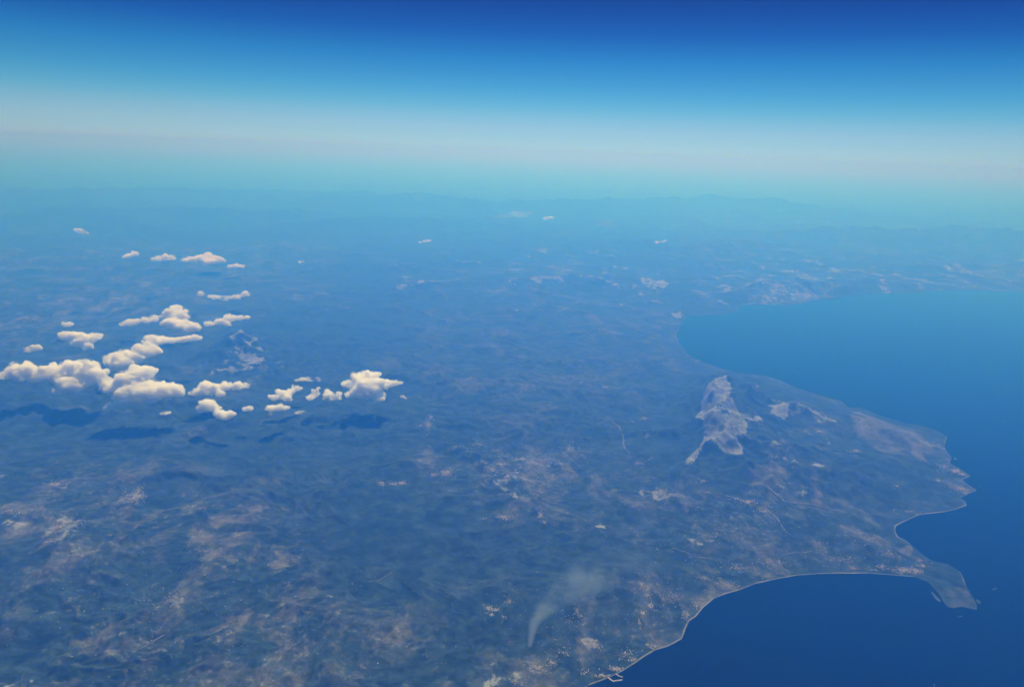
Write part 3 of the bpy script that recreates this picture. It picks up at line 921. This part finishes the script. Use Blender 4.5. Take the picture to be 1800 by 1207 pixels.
# ------------------------------------------------------------------ smoke of a brush fire
def smoke():
    g0 = float(ground_z([at(931, 1137, 120)[0]], [at(931, 1137, 120)[1]])[0])
    src = at(931, 1137, g0)
    chain = [(931, 1136, 2.8, 10), (932, 1128, 3.4, 55), (933, 1120, 4.2, 100), (934, 1111, 5.2, 150), (936, 1101, 6.5, 210), (940, 1091, 8.5, 280), (946, 1080, 11, 360),
             (953, 1069, 14, 430), (966, 1058, 17, 500), (982, 1046, 20, 560), (1000, 1033, 23, 620), (1020, 1019, 26, 680), (1042, 1005, 28, 740),
             (1066, 993, 30, 800), (1092, 984, 30, 850), (1120, 978, 28, 890), (1145, 975, 24, 920)]
    chain = [tuple(np.array(p) + (np.array(q_) - np.array(p)) * t) for p, q_ in zip(chain, chain[1:]) for t in (0.0, 0.25, 0.5, 0.75)] + [chain[-1]]
    sph = []
    rr = random.Random(8)
    for (cx, cy, cr, z) in chain:
        z += g0 - 20
        p = at(cx, cy, z)
        rm = (1.35 + 0.0005 * z) * cr / F * math.hypot(np.hypot(*p), CAM_H - z)
        sph.append((np.array([p[0], p[1], z + rm * 0.2]), rm))
        for k in range(4):
            a = rr.uniform(0, 6.28)
            sph.append((np.array([p[0] + math.cos(a) * rm * 0.8, p[1] + math.sin(a) * rm * 0.8, z + rr.uniform(0, 0.5) * rm]), rm * rr.uniform(0.4, 0.6)))
    q = NT('smoke')
    v = q.n('ShaderNodeVolumePrincipled')
    v.inputs['Color'].default_value = (0.62, 0.75, 0.88, 1)
    pos = q.n('ShaderNodeNewGeometry').outputs['Position']
    dist = q.n('ShaderNodeVectorMath', operation='DISTANCE')
    q.l(pos, dist.inputs[0])
    dist.inputs[1].default_value = (src[0], src[1], g0)
    fade = q.n('ShaderNodeMath', operation='DIVIDE')
    fade.inputs[0].default_value = 260.0
    q.l(q.math('ADD', dist.outputs['Value'], 130.0), fade.inputs[1])
    nz = q.math('ADD', q.math('MULTIPLY', q.noise(pos, 1 / 1100, 2, 0.5), 0.6), q.math('MULTIPLY', q.noise(pos, 1 / 330, 5, 0.65), 0.4))
    thin = q.rng(nz, 0.41, 0.62)
    near = q.rng(dist.outputs['Value'], 1100, 200)
    d = q.math('MULTIPLY', q.math('MAXIMUM', thin, q.math('MULTIPLY', near, 0.6)), fade.outputs[0])
    d = q.math('MULTIPLY', d, q.rng(dist.outputs['Value'], 6200, 1800))
    axis = [(931, 1136, 10, 70), (940, 1091, 280, 190), (966, 1058, 500, 400), (1042, 1005, 740, 680), (1145, 975, 920, 700)]
    pts = [(np.array([*at(x_, y_, z_ + g0), z_ + g0]), w_) for x_, y_, z_, w_ in axis]
    body = None
    for (a_, wa), (b_, wb) in zip(pts, pts[1:]):
        e_ = b_ - a_
        rel = q.n('ShaderNodeVectorMath', operation='SUBTRACT')
        q.l(pos, rel.inputs[0])
        rel.inputs[1].default_value = tuple(a_)
        dp = q.n('ShaderNodeVectorMath', operation='DOT_PRODUCT')
        q.l(rel.outputs[0], dp.inputs[0])
        dp.inputs[1].default_value = tuple(e_ / (e_ @ e_))
        t_ = q.rng(dp.outputs['Value'], 0, 1, 0, 1, 'LINEAR')
        sc_ = q.n('ShaderNodeVectorMath', operation='SCALE')
        sc_.inputs[0].default_value = tuple(e_)
        q.l(t_, sc_.inputs['Scale'])
        ds = q.n('ShaderNodeVectorMath', operation='DISTANCE')
        q.l(rel.outputs[0], ds.inputs[0])
        q.l(sc_.outputs[0], ds.inputs[1])
        k_ = q.rng(q.math('DIVIDE', ds.outputs['Value'], q.math('ADD', q.math('MULTIPLY', t_, wb - wa), wa)), 1.0, 0.1)
        body = k_ if body is None else q.math('MAXIMUM', body, k_)
    d = q.math('MULTIPLY', d, body)
    q.l(q.math('MULTIPLY', d, SMOKE_DENS), v.inputs['Density'])
    q.l(v.outputs[0], q.out.inputs['Volume'])
    o = hull('smoke', sph, 18.0, 99, 14.0, q.m, flat=0.8)
    tag(o, 'thin grey blue smoke plume drifting right from a brush fire near the coast', kind='stuff')




# ------------------------------------------------------------------ villages, each a crowd of far pale houses
M_HOUSE = [plain('pale_plaster', (0.50, 0.50, 0.49), 0.9, 0.2, 0.02), plain('cream_plaster', (0.33, 0.31, 0.28), 0.9, 0.2, 0.02),
           plain('clay_tile_roof', (0.20, 0.15, 0.12), 0.9, 0.15)]


def ground_z(x, y):
    x, y = np.asarray(x, float), np.asarray(y, float)
    return relief(x, y, shore_distance(x, y))


def houses(name, spots, label, seed, big=1.0, group=None):
    """spots: (x, y, rx, ry, count) sighted ellipses; every house a low gabled block standing on the ground."""
    rr = np.random.RandomState(seed)
    P = []
    for (cx, cy, rx, ry, n) in spots:
        k = 0
        while k < n:
            a, q = rr.uniform(0, 6.2832), min(1.6, abs(rr.normal(0, 0.55)))
            P.append(at(cx + math.cos(a) * rx * q, cy + math.sin(a) * ry * q))
            k += 1
    P = np.array(P)
    s = shore_distance(P[:, 0], P[:, 1])
    P = P[s > 45]
    gzz = ground_z(P[:, 0], P[:, 1])
    V, Fc, MI = [], [], []
    for (x, y), z in zip(P, gzz):
        big_ = big * rr.choice([0.6, 0.8, 1.0, 1.3])
        L, B, Hh = rr.uniform(12, 36) * big_, rr.uniform(10, 20) * big_, rr.uniform(6, 15) * min(big, 1.3)
        a = rr.uniform(0, math.pi)
        ca, sa = math.cos(a), math.sin(a)
        n = len(V)
        for (u, v, w) in ((-1, -1, -12), (1, -1, -12), (1, 1, -12), (-1, 1, -12), (-1, -1, Hh), (1, -1, Hh), (1, 1, Hh), (-1, 1, Hh), (-1, 0, Hh * 1.35), (1, 0, Hh * 1.35)):
            px_, py_ = u * L / 2, v * B / 2
            V.append((x + px_ * ca - py_ * sa, y + px_ * sa + py_ * ca, z + w))
        Fc += [(n, n + 1, n + 5, n + 4), (n + 1, n + 2, n + 6, n + 9, n + 5), (n + 2, n + 3, n + 7, n + 6), (n + 3, n, n + 4, n + 8, n + 7),
               (n + 4, n + 5, n + 9, n + 8), (n + 6, n + 7, n + 8, n + 9)]
        wall = 0 if rr.rand() < 0.65 else 1
        t = rr.rand()
        roof = 0 if t < 0.45 else (1 if t < 0.72 else 2)
        MI += [wall] * 4 + [roof] * 2
    o = mesh_obj(name, V, Fc, None)
    for m in M_HOUSE:
        o.data.materials.append(m)
    o.data.polygons.foreach_set('material_index', np.array(MI, np.int32))
    tag(o, label, kind='stuff', group=group)
    return o


for i, (label, spots) in enumerate(VILLAGES):
    cyy = np.mean([q[1] for q in spots])
    houses('village', [(a, b, c, d, int(n * 1.5)) for a, b, c, d, n in spots], label, 100 + i, 0.8 if cyy > 900 else 1.15, VG)
houses('farmhouses', [(300, 1080, 420, 160, 520), (1000, 1100, 200, 110, 340), (1250, 950, 240, 70, 260), (950, 850, 260, 90, 220)],
       'lone pale farmhouses dotted over the near farmland', 77, 0.75)

# ------------------------------------------------------------------ pale roads and dry river beds
M_TRACK = plain('pale_gravel', (0.12, 0.13, 0.135), 0.95, 0.6, 0.008)


def ribbon(name, px, width, label, seed):
    P = roughen(atv(px), 260.0, 120.0, seed)
    d = np.gradient(P, axis=0)
    d /= np.linalg.norm(d, axis=1)[:, None]
    nrm = np.stack([-d[:, 1], d[:, 0]], 1)
    w = width * 0.34 * (0.6 + 1.2 * (noise2(P[:, 0] / 500, P[:, 1] / 500, seed) + 0.5))[:, None]
    A, B = P + nrm * w, P - nrm * w
    allp = np.empty((len(P) * 2, 2))
    allp[0::2], allp[1::2] = A, B
    zz = ground_z(allp[:, 0], allp[:, 1])
    zz = np.maximum(zz[0::2], zz[1::2]).repeat(2) + 9.0
    V = np.column_stack([allp, zz])
    i = np.arange(len(P) - 1) * 2
    Fq = np.stack([i + 1, i, i + 2, i + 3], 1)[:, ::-1]
    o = mesh_obj(name, V, Fq, M_TRACK)
    tag(o, label, kind='structure')


ribbon('river_bed', [(1066, 744), (1074, 752), (1083, 758), (1090, 768), (1096, 778), (1096, 786), (1100, 797), (1107, 803)], 55, 'pale winding dry river bed on the plain left of the mountain', 3)
ribbon('river_bed', [(1006, 729), (1020, 731), (1035, 733)], 45, 'short pale streak of dry river bed beyond the winding one', 5)
ribbon('river_bed', [(1350, 879), (1362, 884), (1376, 893), (1396, 897), (1420, 898), (1450, 901), (1480, 906), (1506, 911)], 75, 'broad pale river bed below the peninsula hills', 6)
ribbon('river_bed', [(1276, 888), (1300, 893), (1322, 906), (1345, 908), (1362, 921), (1376, 940)], 60, 'pale river bed running through the valley town', 7)
ribbon('road', [(1375, 978), (1395, 974), (1426, 972), (1440, 974)], 40, 'pale road on the slope behind the middle of the bay', 9)
ribbon('road', [(1180, 968), (1200, 975), (1220, 983), (1250, 985)], 45, 'pale road across the slope inland of the near coast', 10)
ribbon('road', [(634, 1036), (648, 1030), (664, 1026), (680, 1018), (692, 1012)], 30, 'faint pale road at the edge of the dark forest', 11)
ribbon('road', [(110, 1080), (124, 1072), (140, 1066), (160, 1058)], 28, 'faint straight road in the near left farmland', 12)
ribbon('road', [(236, 1166), (262, 1152), (290, 1134), (312, 1112), (330, 1098)], 26, 'faint long road climbing through the near left farmland', 13)

# ------------------------------------------------------------------ harbour walls
M_STONE = plain('pale_rubble_stone', (0.34, 0.34, 0.33), 0.95, 0.2)


def breakwater(px, width, label):
    P = roughen(atv(px), 120.0, 8.0, 2)
    d = np.gradient(P, axis=0)
    d /= np.linalg.norm(d, axis=1)[:, None]
    nrm = np.stack([-d[:, 1], d[:, 0]], 1)
    V = []
    for p, n in zip(P, nrm):
        for u, z in ((-1, -6), (-0.55, 6), (0.55, 6), (1, -6)):
            V.append((*(p + n * u * width), z))
    Fq = []
    for i in range(len(P) - 1):
        for k in range(3):
            a = i * 4 + k
            Fq.append((a, a + 1, a + 5, a + 4))
    Fq += [(3, 2, 1, 0), tuple(len(V) - 4 + k for k in range(4))]
    o = mesh_obj('breakwater', V, Fq, M_STONE)
    tag(o, label, 'breakwater', group='harbour walls of the near coast')


breakwater([(1068, 1189), (1073, 1193), (1078, 1196.5), (1086, 1195), (1094, 1194)], 26, 'long bent outer breakwater of the harbour at the near beach')
breakwater([(1083, 1184), (1088, 1187.5), (1095, 1189.5)], 20, 'short inner breakwater of the harbour at the near beach')

# ------------------------------------------------------------------ ships
M_HULL = plain('white_ship_paint', (0.75, 0.75, 0.74), 0.5, 0.03)
M_FOAM = plain('wake_foam', (0.06, 0.09, 0.11), 0.8, 0.3, 0.02)


def ship(px, py, rz, length, label):
    p = at(px, py)
    root = bpy.data.objects.new('ship', None)
    COL.objects.link(root)
    root.location = (p[0], p[1], 0)
    root.rotation_euler = (0, 0, rz)
    L, B = length, length * 0.2
    st = [(-0.5, 0.8), (-0.2, 1.0), (0.2, 1.0), (0.38, 0.7), (0.5, 0.04)]
    V, Fq = [], []
    for t, w in st:
        for u, z in ((-1, 0.09), (-0.8, -0.03), (0.8, -0.03), (1, 0.09)):
            V.append((t * L, u * w * B / 2, z * L))
    for i in range(len(st) - 1):
        for k in range(4):
            a, b = i * 4 + k, i * 4 + (k + 1) % 4
            Fq.append((a, a + 4, b + 4, b))
    Fq += [(0, 1, 2, 3), (19, 18, 17, 16)]
    mesh_obj('hull', V, Fq, M_HULL, root)
    V, Fq = [], []
    for (x0, x1, w, z0, z1) in ((-0.4, 0.2, 0.42, 0.088, 0.17), (-0.3, 0.08, 0.34, 0.172, 0.23), (-0.2, -0.08, 0.16, 0.232, 0.31)):
        n = len(V)
        V += [(x * L, y * B, z * L) for z in (z0, z1) for x, y in ((x0, -w), (x1, -w), (x1, w), (x0, w))]
        Fq += [(n + 3, n + 2, n + 1, n), (n + 4, n + 5, n + 6, n + 7)] + [(n + i, n + (i + 1) % 4, n + 4 + (i + 1) % 4, n + 4 + i) for i in range(4)]
    mesh_obj('superstructure', V, Fq, M_HULL, root)
    V, Fq = [], []
    for i in range(13):
        t = i / 12
        x, hw = -0.45 * L - t * L * 3, B * (0.35 + 1.6 * t ** 0.7) * (1 + 0.2 * math.sin(i * 2.3))
        V += [(x, -hw, 0.5), (x, hw, 0.5)]
        if i:
            Fq.append((2 * i - 1, 2 * i - 2, 2 * i, 2 * i + 1))
    mesh_obj('wake', V, Fq, M_FOAM, root)
    tag(root, label, 'ship', group='ships with pale wakes on the sea')


ship(1642, 1203, R(70), 50, 'small white ship with a pale wake at the bottom of the sea')
ship(1751, 1034, R(20), 38, 'small white ship off the right side of the headland')
ship(1766, 740, R(160), 60, 'white ship alone on the open sea off the outer peninsula')
ship(1664, 991, R(200), 30, 'tiny white boat close in behind the headland')
ship(1690, 1083, R(10), 30, 'tiny white boat just off the tip of the headland')

SMOKE_DENS = 0.0075
smoke()
